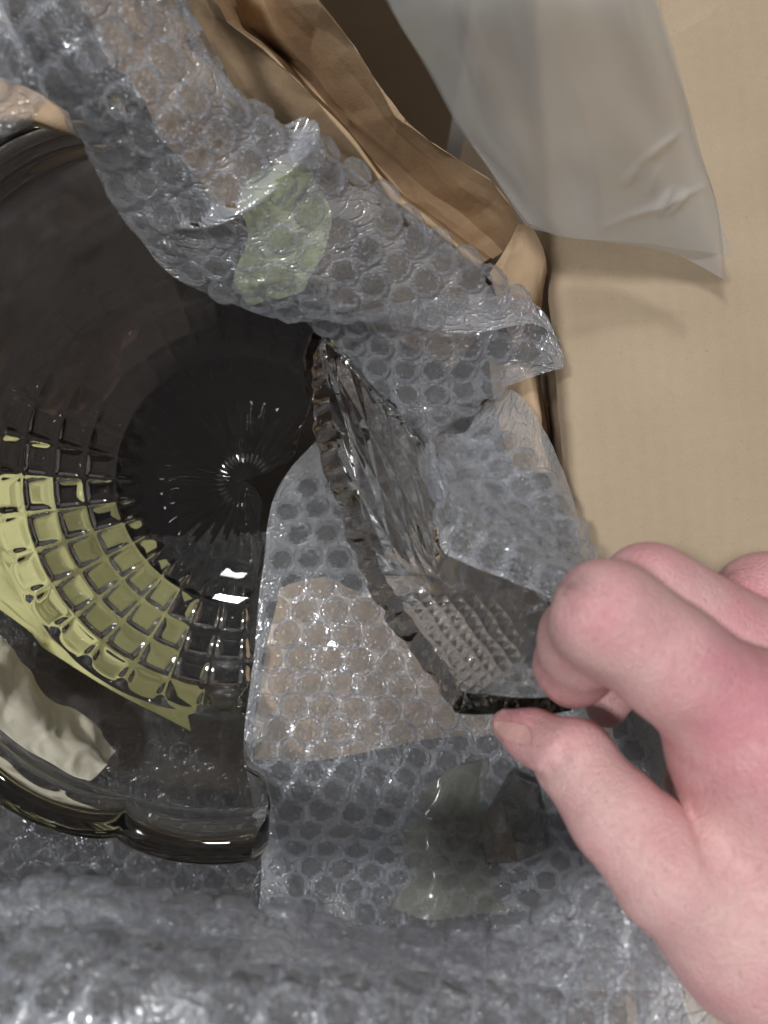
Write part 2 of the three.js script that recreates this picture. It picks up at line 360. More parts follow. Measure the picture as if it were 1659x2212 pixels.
// nearest sheet, turned over along its upper edge
bubbleWrap('blurred bubble wrap flap along the bottom, nearest of all', new Sheet([
  [[-120, 1990, 0.222], [130, 1985, 0.222], [330, 2015, 0.222], [560, 2040, 0.222], [800, 2070, 0.224], [1050, 2080, 0.222], [1180, 2020, 0.22], [1310, 1935, 0.216], [1480, 1900, 0.21]],
  [[-120, 1930, 0.205], [130, 1926, 0.204], [330, 1956, 0.204], [560, 1976, 0.204], [800, 2012, 0.205], [1050, 2016, 0.204], [1180, 1972, 0.204], [1310, 1890, 0.2], [1480, 1880, 0.2]],
  [[-120, 1940, 0.186], [130, 1930, 0.184], [330, 1960, 0.184], [560, 1985, 0.185], [800, 2015, 0.188], [1050, 2030, 0.19], [1190, 1995, 0.192], [1330, 1930, 0.19], [1500, 1960, 0.19]],
  [[-120, 2040, 0.168], [130, 2030, 0.164], [330, 2060, 0.164], [560, 2080, 0.166], [800, 2100, 0.17], [1050, 2110, 0.176], [1220, 2090, 0.18], [1380, 2060, 0.182], [1520, 2070, 0.184]],
  [[-120, 2160, 0.156], [130, 2150, 0.152], [330, 2170, 0.152], [560, 2185, 0.155], [800, 2200, 0.16], [1050, 2210, 0.168], [1230, 2200, 0.175], [1400, 2180, 0.18], [1545, 2170, 0.184]],
  [[-120, 2420, 0.15], [130, 2420, 0.146], [330, 2420, 0.146], [560, 2420, 0.15], [800, 2420, 0.156], [1050, 2420, 0.165], [1220, 2400, 0.174], [1390, 2390, 0.18], [1530, 2380, 0.186]],
], { disp: wrinkle(23, 0.0011) }), { pitch: 0.0112, step: 0.0012, mat: rollFilmMat, skin: rollSkinMat });

// corner piece at the far left, nearest the lens there
bubbleWrap('blurred bubble wrap corner at the far upper left over brown paper', new Sheet([
  [[-160, -160, 0.172], [-40, -60, 0.172], [20, 40, 0.173], [60, 120, 0.176], [108, 206, 0.182]],
  [[-220, 0, 0.176], [-90, 50, 0.176], [-20, 110, 0.178], [40, 170, 0.18], [100, 222, 0.184]],
  [[-240, 170, 0.182], [-120, 200, 0.183], [-50, 220, 0.184], [20, 235, 0.185], [80, 240, 0.187]],
  [[-240, 330, 0.19], [-120, 320, 0.19], [-50, 310, 0.19], [10, 290, 0.19], [62, 262, 0.19]],
], { disp: wrinkle(31, 0.0008) }), { pitch: 0.0108 });

// ---------------------------------------------------------------- paper
const hash = (i, j, z) => { const h = Math.sin(i * 127.1 + j * 311.7 + z * 74.7) * 43758.5453; return h - Math.floor(h); };
function facets(x, y, z) {                         // flat triangles between random heights
  const k = (x + y) * 0.3660254, X = x + k, Y = y + k, i = Math.floor(X), j = Math.floor(Y), a = X - i, b = Y - j;
  const h0 = hash(i, j, z), h2 = hash(i + 1, j + 1, z);
  return 2 * (a > b ? h0 * (1 - a) + hash(i + 1, j, z) * (a - b) + h2 * b : h0 * (1 - b) + hash(i, j + 1, z) * (b - a) + h2 * a) - 1;
}
function crumple(z, amp, f = 1) {
  const t = rr(0, 6.28), c = Math.cos(t), s = Math.sin(t);
  return (a, b) => {
    const x = a * c - b * s + 0.004 * n3(a * 40, b * 40, z), y = a * s + b * c + 0.004 * n3(a * 40, b * 40, z + 5);
    return amp * (facets(x * 42 * f, y * 30 * f, z) + 0.55 * facets(y * 85 * f + 3, x * 70 * f, z + 1) + 0.16 * facets(x * 190 * f, y * 210 * f, z + 2));
  };
}
{
  const t = thing('kraft_paper', 'creased brown kraft paper running diagonally beside the upper bubble wrap', 'paper');
  const folds = crumple(2, 0.0017, 0.75);
  const s = new Sheet([
    [[60, -200, 0.36], [150, -20, 0.36], [240, 150, 0.36], [330, 300, 0.365], [450, 420, 0.37], [560, 520, 0.372], [680, 640, 0.374], [860, 740, 0.376], [980, 800, 0.378]],
    [[160, -200, 0.31], [240, -20, 0.31], [330, 140, 0.312], [410, 260, 0.318], [530, 360, 0.325], [640, 450, 0.33], [765, 560, 0.335], [940, 670, 0.34], [1030, 730, 0.345]],
    [[250, -200, 0.262], [330, -20, 0.262], [420, 129, 0.268], [490, 235, 0.276], [610, 305, 0.285], [720, 390, 0.293], [850, 490, 0.302], [1020, 610, 0.31], [1080, 660, 0.316]],
    [[330, -200, 0.236], [400, -20, 0.236], [470, 90, 0.246], [540, 200, 0.254], [650, 280, 0.263], [740, 350, 0.27], [860, 455, 0.279], [990, 570, 0.288], [1062, 620, 0.296]],
    [[420, -160, 0.208], [464, 0, 0.212], [492, 50, 0.222], [582, 112, 0.233], [666, 197, 0.241], [762, 303, 0.25], [852, 427, 0.26], [947, 495, 0.268], [1036, 574, 0.276]],
    [[450, -160, 0.25], [500, 0, 0.252], [530, 60, 0.262], [610, 120, 0.272], [700, 220, 0.28], [800, 340, 0.288], [880, 430, 0.296], [975, 500, 0.302], [1060, 560, 0.304]],
    [[520, -160, 0.242], [560, 0, 0.245], [610, 90, 0.255], [680, 170, 0.264], [760, 262, 0.272], [850, 340, 0.279], [930, 410, 0.286], [1010, 462, 0.291], [1090, 540, 0.296]],
    [[590, -160, 0.220], [620, 0, 0.224], [690, 80, 0.234], [760, 160, 0.243], [830, 250, 0.252], [910, 325, 0.261], [1000, 400, 0.268], [1065, 445, 0.275], [1112, 520, 0.282]],
    [[650, -160, 0.21], [683, 0, 0.214], [767, 101, 0.226], [815, 180, 0.233], [863, 253, 0.241], [942, 315, 0.249], [1060, 388, 0.259], [1100, 440, 0.265], [1124, 492, 0.27]],
    [[660, -160, 0.26], [690, 0, 0.264], [775, 110, 0.28], [825, 195, 0.287], [870, 270, 0.293], [946, 330, 0.298], [1062, 400, 0.305], [1104, 450, 0.31], [1124, 495, 0.315]],
  ].map((l) => l.map(([x, y, d]) => [x, y, d + 0.02])), { linearU: true, linearV: true, disp: (a, b, u, v) => { const p = s.base(u, v); return folds(p.x + 0.35 * p.y, p.z - 0.35 * p.y); } });
  part('sheet', s.geometry(0.0008), kraftMat, t);
  const e = new Sheet([
    [[1058, 590, 0.279], [1090, 545, 0.274], [1122, 489, 0.268]],
    [[1072, 640, 0.284], [1112, 570, 0.277], [1150, 494, 0.27]],
    [[1090, 700, 0.292], [1150, 640, 0.283], [1182, 562, 0.276]],
    [[1120, 760, 0.305], [1160, 690, 0.298], [1176, 610, 0.29]],
  ].map((l) => l.map(([x, y, d]) => [x, y, d + 0.018])), { disp: crumple(5, 0.0012) });
  part('sheet', e.geometry(0.0011), kraftMat, t);
}
{
  const t = thing('kraft_paper', 'brown kraft paper glimpsed at the far left under the bubble wrap corner', 'paper');
  const s = new Sheet([
    [[-250, 120, 0.24], [-60, 150, 0.232], [60, 190, 0.226], [150, 240, 0.226]],
    [[-250, 250, 0.24], [-60, 250, 0.235], [70, 262, 0.228], [165, 290, 0.23]],
    [[-250, 330, 0.26], [-60, 305, 0.252], [75, 268, 0.24], [170, 305, 0.245]],
  ], { disp: crumple(8, 0.0012) });
  part('sheet', s.geometry(0.0015), kraftMat, t);
}
{
  const t = thing('kraft_paper', 'crumpled brown paper standing in the dark gap at the box edge', 'paper');
  const s = new Sheet([
    [[1060, 780, 0.335], [1080, 900, 0.335], [1110, 1010, 0.335]],
    [[1130, 790, 0.318], [1150, 900, 0.318], [1170, 1020, 0.32]],
    [[1160, 790, 0.326], [1176, 900, 0.326], [1190, 1020, 0.328]],
    [[1170, 790, 0.36], [1184, 900, 0.36], [1196, 1020, 0.36]],
  ], { disp: crumple(11, 0.002) });
  part('sheet', s.geometry(0.0015), kraftMat, t);
}
{
  const t = thing('kraft_paper', 'rumpled brown packing paper under the clear bubble wrap in the middle', 'paper');
  const s = new Sheet([
    [[600, 1270, 0.345], [700, 1245, 0.335], [790, 1280, 0.333], [930, 1250, 0.337], [1080, 1240, 0.345]],
    [[570, 1400, 0.340], [690, 1390, 0.327], [800, 1410, 0.322], [950, 1400, 0.326], [1130, 1400, 0.338]],
    [[555, 1520, 0.330], [680, 1525, 0.320], [800, 1530, 0.318], [950, 1540, 0.326], [1120, 1520, 0.336]],
    [[545, 1640, 0.328], [680, 1645, 0.318], [790, 1625, 0.318], [930, 1600, 0.328], [1080, 1590, 0.338]],
  ], { disp: crumple(14, 0.0022, 0.8) });
  part('sheet', s.geometry(0.0012), kraftMat, t);
}
{
  const t = thing('yellow_paper', 'rumpled yellow green packing paper under the left half of the glass bowl', 'paper');
  const s = new Sheet([
    [[-300, 1010, 0.336], [-80, 1060, 0.33], [40, 1010, 0.338], [170, 1100, 0.348], [330, 1150, 0.356]],
    [[-300, 1140, 0.328], [-80, 1150, 0.33], [40, 1160, 0.334], [180, 1220, 0.344], [390, 1300, 0.353]],
    [[-300, 1240, 0.322], [-80, 1230, 0.325], [40, 1290, 0.33], [190, 1370, 0.338], [380, 1420, 0.349]],
    [[-300, 1270, 0.318], [-80, 1290, 0.322], [50, 1360, 0.326], [170, 1460, 0.334], [410, 1590, 0.344]],
  ], { disp: crumple(21, 0.0055, 0.9) });
  part('sheet', s.geometry(0.0012), yellowMat, t);
}
for (const [label, rows, z] of [
  ['pale green paper scrap behind the upper bubble wrap, just above its lower hem', [
    [[548, 372, 0.276], [520, 440, 0.284], [532, 520, 0.29], [506, 600, 0.298], [540, 650, 0.304]],
    [[600, 360, 0.273], [590, 440, 0.282], [610, 530, 0.29], [590, 590, 0.298], [610, 640, 0.302]],
    [[668, 352, 0.272], [690, 420, 0.281], [722, 480, 0.29], [690, 560, 0.297], [660, 630, 0.3]]], 27],
]) part('sheet', new Sheet(rows, { disp: crumple(z, 0.006, 1) }).geometry(0.0012), greenMat, thing('green_paper', label, 'paper'));
{  // added sheet, coloured to stand for the shade below bowl and wrap
  const t = thing('shade_sheet', 'added near black sheet standing in for the deep shade in the box beneath the glass bowl', 'paper');
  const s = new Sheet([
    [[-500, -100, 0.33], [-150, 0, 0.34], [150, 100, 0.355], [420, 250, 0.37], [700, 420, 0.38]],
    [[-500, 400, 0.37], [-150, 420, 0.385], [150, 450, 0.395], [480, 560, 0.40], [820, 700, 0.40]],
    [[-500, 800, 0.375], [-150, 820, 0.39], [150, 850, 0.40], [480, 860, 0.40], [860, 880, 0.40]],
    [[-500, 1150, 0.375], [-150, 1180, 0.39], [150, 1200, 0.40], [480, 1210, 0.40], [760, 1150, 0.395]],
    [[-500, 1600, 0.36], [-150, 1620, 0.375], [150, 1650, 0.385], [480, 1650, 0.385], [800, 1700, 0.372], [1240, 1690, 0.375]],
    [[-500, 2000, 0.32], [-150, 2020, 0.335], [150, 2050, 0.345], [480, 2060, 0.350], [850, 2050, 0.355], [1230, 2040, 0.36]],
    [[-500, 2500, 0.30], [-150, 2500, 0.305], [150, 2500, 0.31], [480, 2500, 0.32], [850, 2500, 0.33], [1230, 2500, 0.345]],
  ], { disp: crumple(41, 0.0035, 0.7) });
  part('sheet', s.geometry(0.0016), shadeMat, t);
}
{
  const t = thing('cream_paper', 'crumpled cream paper showing through the lower left of the bowl', 'paper');
  const s = new Sheet([
    [[-300, 1290, 0.30], [-70, 1350, 0.306], [20, 1400, 0.312], [100, 1520, 0.322], [160, 1545, 0.326], [238, 1640, 0.328]],
    [[-300, 1450, 0.285], [-60, 1480, 0.29], [40, 1540, 0.300], [105, 1600, 0.308], [160, 1630, 0.312], [225, 1668, 0.316]],
    [[-300, 1560, 0.29], [-70, 1580, 0.294], [10, 1665, 0.298], [90, 1675, 0.302], [120, 1735, 0.304], [165, 1722, 0.306]],
  ], { disp: crumple(25, 0.0035, 1) });
  part('sheet', s.geometry(0.0012), creamMat, t);
}
{
  const t = thing('clear_film', 'smooth grey film lying in folds left of the thumb', 'plastic film');
  const s = new Sheet([
    [[905, 1700, 0.299], [950, 1676, 0.294], [1000, 1655, 0.296], [1060, 1640, 0.302]],
    [[862, 1770, 0.297], [920, 1780, 0.289], [975, 1800, 0.293], [1030, 1790, 0.304]],
    [[884, 1870, 0.292], [940, 1890, 0.285], [1000, 1880, 0.290], [1060, 1900, 0.299]],
    [[850, 1960, 0.290], [930, 1985, 0.283], [1010, 1975, 0.287], [1090, 1970, 0.293]],
  ], { disp: (() => { const c = crumple(33, 0.0026, 0.7), d = crumple(34, 0.0012, 1.6); return (a, b) => c(a, b) + d(a, b); })() });
  part('sheet', s.geometry(0.0015), thinFilmMat, t);
}

const BAG_CREASES = [[1472, 282, 1382, 346], [1382, 346, 1345, 402], [1452, 408, 1412, 452], [1482, 418, 1440, 462], [1530, 400, 1300, 490], [1420, 360, 1400, 420]];
// ---------------------------------------------------------------- frosted bag
{
  const t = thing('plastic_bag', 'empty frosted clear plastic bag hanging over the cardboard flap', 'plastic bag');
  const fold = (u, v) => 0;
  const front = new Sheet([
    [[760, -160, 0.165], [835, 0, 0.175], [930, 165, 0.194], [995, 280, 0.21], [1070, 395, 0.228], [1134, 480, 0.243]],
    [[900, -160, 0.150], [960, 0, 0.162], [1030, 165, 0.183], [1085, 280, 0.202], [1140, 395, 0.222], [1182, 503, 0.246]],
    [[1010, -160, 0.158], [1070, 0, 0.17], [1130, 165, 0.192], [1170, 280, 0.209], [1220, 395, 0.228], [1255, 512, 0.249]],
    [[1110, -160, 0.152], [1170, 0, 0.165], [1225, 165, 0.187], [1270, 285, 0.206], [1310, 400, 0.225], [1345, 522, 0.25]],
    [[1230, -160, 0.158], [1290, 0, 0.17], [1340, 170, 0.193], [1380, 290, 0.21], [1420, 410, 0.23], [1455, 535, 0.254]],
    [[1310, -160, 0.162], [1360, 0, 0.176], [1415, 172, 0.198], [1455, 290, 0.215], [1495, 420, 0.236], [1530, 545, 0.258]],
    [[1365, -160, 0.172], [1415, 0, 0.186], [1470, 175, 0.207], [1503, 290, 0.223], [1545, 430, 0.243], [1586, 560, 0.264]],
  ].map((l) => l.map(([x, y, d]) => [x, y, d + 0.008 * sstep(0, 540, y)])), { disp: (a, b, u, v) => 0.0014 * bagCreases(front.base(u, v)) + 0.0010 * n3(a * 14, b * 40, 4) });
  const back = new Sheet([
    [[770, -160, 0.168], [840, 0, 0.178], [935, 165, 0.197], [1000, 280, 0.213], [1075, 395, 0.231], [1140, 482, 0.246]],
    [[930, -160, 0.19], [990, 0, 0.2], [1060, 165, 0.22], [1110, 280, 0.236], [1160, 395, 0.25], [1195, 506, 0.262]],
    [[1060, -160, 0.18], [1120, 0, 0.192], [1170, 165, 0.212], [1220, 280, 0.23], [1270, 395, 0.246], [1300, 522, 0.264]],
    [[1220, -160, 0.19], [1270, 0, 0.2], [1330, 165, 0.22], [1380, 285, 0.236], [1425, 400, 0.252], [1450, 545, 0.27]],
    [[1330, -160, 0.178], [1380, 0, 0.19], [1435, 172, 0.212], [1475, 290, 0.23], [1520, 420, 0.25], [1555, 600, 0.274]],
    [[1365, -160, 0.174], [1414, 0, 0.188], [1469, 175, 0.209], [1502, 290, 0.225], [1544, 430, 0.245], [1574, 606, 0.268]],
  ].map((l) => l.map(([x, y, d]) => [x, y, d + 0.002 * sstep(0, 540, y)])), { disp: (a, b, u, v) => 0.0008 * n3(a * 30, b * 40, 14) });
  part('front_film', front.geometry(0.0012), bagMat, t);
  part('back_film', back.geometry(0.002), bagMat, t);
}
function bagCreases(p) {
  const [x, y] = planOf(p); let h = 0;
  for (const [a, b, c, d] of BAG_CREASES) { const L = (c - a) ** 2 + (d - b) ** 2, t = ((x - a) * (c - a) + (y - b) * (d - b)) / L, k = clamp(t), e = Math.hypot(x - a - k * (c - a), y - b - k * (d - b)); h += Math.exp(-e / 8) * Math.sin(Math.PI * clamp(0.1 + 0.8 * t)); }
  return h;
}

// ---------------------------------------------------------------- glass
function shell(nu, nv, front, back) {             // a closed skin: front(u,v) and back(u,v) joined round the border
  const pos = [], idx = [], W = nu + 1, N = W * (nv + 1);
  for (const f of [front, back]) for (let j = 0; j <= nv; j++) for (let i = 0; i <= nu; i++) { const p = f(i / nu, j / nv); pos.push(p.x, p.y, p.z); }
  const q = (a, b, c, d, flip) => flip ? idx.push(a, b, c, b, d, c) : idx.push(a, c, b, b, c, d);
  for (let j = 0; j < nv; j++) for (let i = 0; i < nu; i++) { const a = j * W + i; q(a, a + 1, a + W, a + W + 1, false); q(N + a, N + a + 1, N + a + W, N + a + W + 1, true); }
  const g = new THREE.BufferGeometry();
  // the rim gets vertices of its own so that its edge stays crisp
  const rim = [], M = 6; let base = pos.length / 3;
  const loop = [];
  for (let i = 0; i < nu; i++) loop.push(i); for (let j = 0; j < nv; j++) loop.push(j * W + nu);
  for (let i = nu; i > 0; i--) loop.push(nv * W + i); for (let j = nv; j > 0; j--) loop.push(j * W);
  const p3 = (k) => V(pos[3 * k], pos[3 * k + 1], pos[3 * k + 2]);
  return { pos, idx, loop, N, p3 };
}
function finishShell(s, bands, bump) {
  const { pos, idx, loop, N, p3 } = s, base = pos.length / 3, L = loop.length;
  for (let m = 0; m <= bands; m++) for (let k = 0; k < L; k++) {
    const a = p3(loop[k]), b = p3(N + loop[k]), p = a.clone().lerp(b, m / bands);
    if (bump && m > 0 && m < bands) p.add(bump(a, b, m / bands, k, L));
    pos.push(p.x, p.y, p.z);
  }
  for (let m = 0; m < bands; m++) for (let k = 0; k < L; k++) { const a = base + m * L + k, b = base + m * L + (k + 1) % L, c = a + L, d = b + L; idx.push(a, b, c, b, d, c); }
  const g = new THREE.BufferGeometry();
  g.setAttribute('position', new THREE.Float32BufferAttribute(pos, 3));
  let vol = 0; const p = pos;
  for (let i = 0; i < idx.length; i += 3) { const [a, b, c] = [3 * idx[i], 3 * idx[i + 1], 3 * idx[i + 2]]; vol += p[a] * (p[b + 1] * p[c + 2] - p[b + 2] * p[c + 1]) - p[a + 1] * (p[b] * p[c + 2] - p[b + 2] * p[c]) + p[a + 2] * (p[b] * p[c + 1] - p[b + 1] * p[c]); }
  if (vol < 0) for (let i = 0; i < idx.length; i += 3) [idx[i], idx[i + 1]] = [idx[i + 1], idx[i]];
  g.setIndex(idx); g.computeVertexNormals();
  console.log('shell', (vol / 6 * 1e6).toFixed(1), 'cm3', idx.length / 3);
  return g;
}
{
  const t = thing('glass_bowl', 'broken clear cut glass bowl with starburst base and wavy dark rim at left', 'bowl');
  const B = P(530, 1040, 0.347), R = P(528, 1004, 0.257), ax = R.clone().sub(B), H = ax.length(); ax.normalize();
  const ex = V(1, 0, 0).addScaledVector(ax, -ax.x).normalize(), ez = ex.clone().cross(ax);   // ez points towards the near side
  const prof = [[0, 0], [0.02, 0.0002], [0.036, 0.001], [0.052, 0.0045], [0.072, 0.013], [0.09, 0.026], [0.105, 0.043], [0.1165, 0.062], [0.124, 0.079], [0.1295, H]].map(([r, h]) => V(r, h, 0));
  const line = resample(prof, 241);
  let S = 0; for (let i = 1; i < line.length; i++) S += line[i].distanceTo(line[i - 1]);
  const D = Math.PI / 180;
  const phi = (a, r) => {
    const lo = (88 - 66 * Math.exp(-r / 0.016) + 3.5 * n2(r * 42, 1) + 1.0 * n2(r * 120, 5)) * D, hi = (284 + 52 * Math.exp(-Math.max(0, r - 0.02) / 0.03) - 36 * sstep(0.082, 0.118, r) + 4 * n2(r * 40, 9) + 1.0 * n2(r * 120, 7)) * D;
    return lo + (hi - lo) * a;
  };
  const cut = (f, s, r) => {
    if (r < 0.040) {                                                        // starburst on the base
      const k = f * 34 / (2 * Math.PI), m = Math.abs(k - Math.floor(k) - 0.5) * 2;   // 1 on the lines
      return 0.0006 * Math.max(0, m * 1.6 - 0.6) * sstep(0.002, 0.012, r) * (1 - sstep(0.030, 0.040, r));
    }
    const deep = 0.0021 * (0.16 + 0.84 * (1 - sstep(3.2, 3.75, f)));
    const j = (s - 0.0425) / 0.0128; if (j < 0 || j > 5) return 0;
    const i = f * 36 / (2 * Math.PI) + 0.5 * 0, cw = r * 2 * Math.PI / 36;
    const du = (0.5 - Math.abs(i - Math.floor(i) - 0.5)) * cw, dv = (0.5 - Math.abs(j - Math.floor(j) - 0.5)) * 0.0128;
    const soft = sstep(0.05, 0.6, j) * (1 - sstep(4.6, 5, j)), m = Math.min(du, j < 0.5 ? 1 : dv), rad = Math.hypot(0.5 * cw - du, 0.0064 - dv);
    return soft * deep * Math.pow(Math.max(0, 1 - m / 0.0042), 1.6) + soft * deep * 0.55 * Math.min(1.3, rad * rad / 4e-5);
  };
  const place = (r, h, f) => B.clone().addScaledVector(ax, h).addScaledVector(ex, r * Math.cos(f)).addScaledVector(ez, r * Math.sin(f));
  const sgn = ez.z > 0 ? 1 : -1;
  const at = (inner) => (a, v) => {
    const x = v * 240, i = Math.min(239, Math.floor(x)), fr = x - i, p = line[i].clone().lerp(line[i + 1], fr), q = line[i + 1].clone().sub(line[i]).normalize();
    const f = phi(a, p.x), s = v * S;
    const end = clamp((s - (S - 0.006)) / 0.006), lip = sstep(S - 0.020, S - 0.008, s);
    let th = 0.0055 + 0.003 * (1 - sstep(0.02, 0.06, p.x)) + 0.0065 * lip;
    const wave = Math.abs(Math.sin((f / D - 108.5) * D * 6.5)), lift = lip * (0.0065 * Math.pow(wave, 0.55) - 0.004);
    const mid = 0.5 * th, off = mid * Math.sqrt(Math.max(0, 1 - end * end * 0.96));
    const nIn = V(-q.y, q.x, 0);                                           // towards the inside of the bowl
    const o = inner ? mid + off : mid - off + cut(f, s, p.x);
    return place(Math.max(0.0002, p.x + nIn.x * o + q.x * lift), p.y + nIn.y * o + q.y * lift, sgn * f);
  };
  const s = shell(420, 230, at(true), at(false));
  part('body', finishShell(s, 5, (a, b, m, k) => V(0.0009 * n3(a.x * 70, a.z * 70, m * 2), 0.0005 * n3(a.z * 90, m * 2, a.x * 90), 0)), glassMat, t);
}
{
  const t = thing('glass_shard', 'broken cut glass piece with leaf facets held between thumb and finger', 'glass shard');
  const left = resample([[704, 728, 0.292], [712, 830, 0.282], [722, 920, 0.275], [745, 1010, 0.268], [785, 1110, 0.26], [812, 1200, 0.253], [850, 1275, 0.246], [905, 1360, 0.237], [955, 1425, 0.229], [985, 1470, 0.222], [1002, 1492, 0.216]].map((p) => P(...p)), 60);
  const right = resample([[710, 726, 0.293], [768, 790, 0.293], [832, 862, 0.291], [905, 940, 0.287], [960, 1030, 0.281], [985, 1130, 0.273], [1060, 1200, 0.263], [1160, 1260, 0.25], [1215, 1340, 0.238], [1238, 1430, 0.226], [1246, 1500, 0.212]].map((p) => P(...p)), 60);
  const plan = (p) => { const d = CAM_Y - p.y; return [p.x / (K * d) + 829.5, p.z / (K * d) + 1106]; };
  const base = (u, v) => {
    const a = spline(left, v, V(), true), b = spline(right, v, V(), true), p = a.lerp(b, u);
    p.y += 0.006 * Math.sin(Math.PI * u) * sstep(0, 0.8, v);                // the bowl's curve
    const m = 0.0006 * n3(v * 22, u * 4, 2) * Math.exp(-u * 9);
    p.x += m; return p;
  };
  const nrm = (u, v) => { const e = 0.004; const n = base(u + e, v).sub(base(u - e, v)).cross(base(u, Math.min(1, v + e)).sub(base(u, Math.max(0, v - e)))).normalize(); return n.y < 0 ? n.negate() : n; };
  const fr = (x) => Math.abs(x - Math.floor(x) - 0.5) * 2;                 // 1 on the line, 0 half way
  // coordinates fixed in the piece: millimetres along and across, measured on the plan at one depth
  const cutF = (p) => {
    const [x, y] = plan(p);
    let h = 0;
    // long leaf diamonds: two families of cuts that cross at a small angle
    const ca = (x * 0.86 - y * 0.51) / 44, cb = (x * 0.985 - y * 0.17) / 46 + 0.25, tip = 1250 - 0.6 * Math.abs(x - 940) * (x > 940 ? 3 : 0.35);
    const m1 = sstep(765, 800, y) * (1 - sstep(tip - 60, tip, y));
    h -= m1 * 0.0021 * Math.max(fr(ca), fr(cb));
    // fine crossed diamonds
    const cx = (x * 0.62 + y * 0.78) / 21, cy = (x * 0.80 - y * 0.60) / 27;
    const e = Math.hypot((x - 1000) * 0.8 + (y - 1355) * -0.55, ((x - 1000) * 0.6 + (y - 1355) * 0.8) * 0.95);
    const m2 = (1 - sstep(118, 150, e)) * sstep(1270, 1300, y);
    h -= m2 * (0.0007 + 0.0003 * n2(x / 60, y / 60)) * Math.max(0, Math.max(fr(cx + 0.15 * n2(x / 90, 4)), fr(cy + 0.15 * n2(y / 90, 7))) - 0.1);
    return h;
  };
  const front = (u, v) => { const p = base(u, v); return p.addScaledVector(nrm(u, v), cutF(p)); };
  const back = (u, v) => {
    const p = base(u, v), n = nrm(u, v), e = 1 - sstep(0, 0.35, u), a = sstep(0.6, 1, v), w = V(-0.0078 * (1 - a) - 0.002 * a, -0.0105 + 0.006 * a, 0.0016 * (1 - a) + 0.0078 * a);
    w.multiplyScalar(sstep(-0.06, 0.1, v) * (0.95 + 0.16 * n3(v * 9, 1, 3)));
    const sc = Math.pow(Math.abs(Math.sin(v * Math.PI * 12 + Math.sin(v * 9))), 0.7);   // scallops of the outside cuts
    p.addScaledVector(n, -0.0055 * (1 - e)).addScaledVector(w, e);
    return p.addScaledVector(w.normalize(), 0.0015 * (sc - 0.6) * (1 - sstep(0, 0.12, u)));
  };
  const s = shell(150, 330, front, back);
  part('body', finishShell(s, 12, (a, b, m, k) => { const r = Math.sin(Math.PI * m) * (0.0020 * (Math.pow(Math.abs(Math.sin(k * 0.15 + 0.8 * n2(k * 0.02, 3) + m * 0.5)), 0.7) - 0.55) + 0.0003 * n3(k * 0.12, m * 2, 1)); return V(-r, r * 0.3, r * 0.7); }), glassMat, t);
}

{
  const t = thing('glass_chip', 'dark faceted chip of broken glass lying on the wrap left of the thumb', 'glass shard');
  const pts = [[1098, 1668, 0.296], [1150, 1690, 0.297], [1172, 1760, 0.299], [1178, 1838, 0.301], [1120, 1862, 0.300], [1050, 1868, 0.302], [1034, 1822, 0.302], [1052, 1750, 0.298], [1080, 1720, 0.291], [1128, 1755, 0.287], [1110, 1815, 0.288],
    [1092, 1680, 0.306], [1160, 1720, 0.307], [1170, 1850, 0.309], [1060, 1860, 0.309], [1060, 1770, 0.308]].map((q) => P(...q));
  const g = new ConvexGeometry(pts); g.deleteAttribute('normal');
  const f = mergeVertices(g, 1e-5); part('body', toCreasedNormals(f, 0.15), glassMat, t);
}

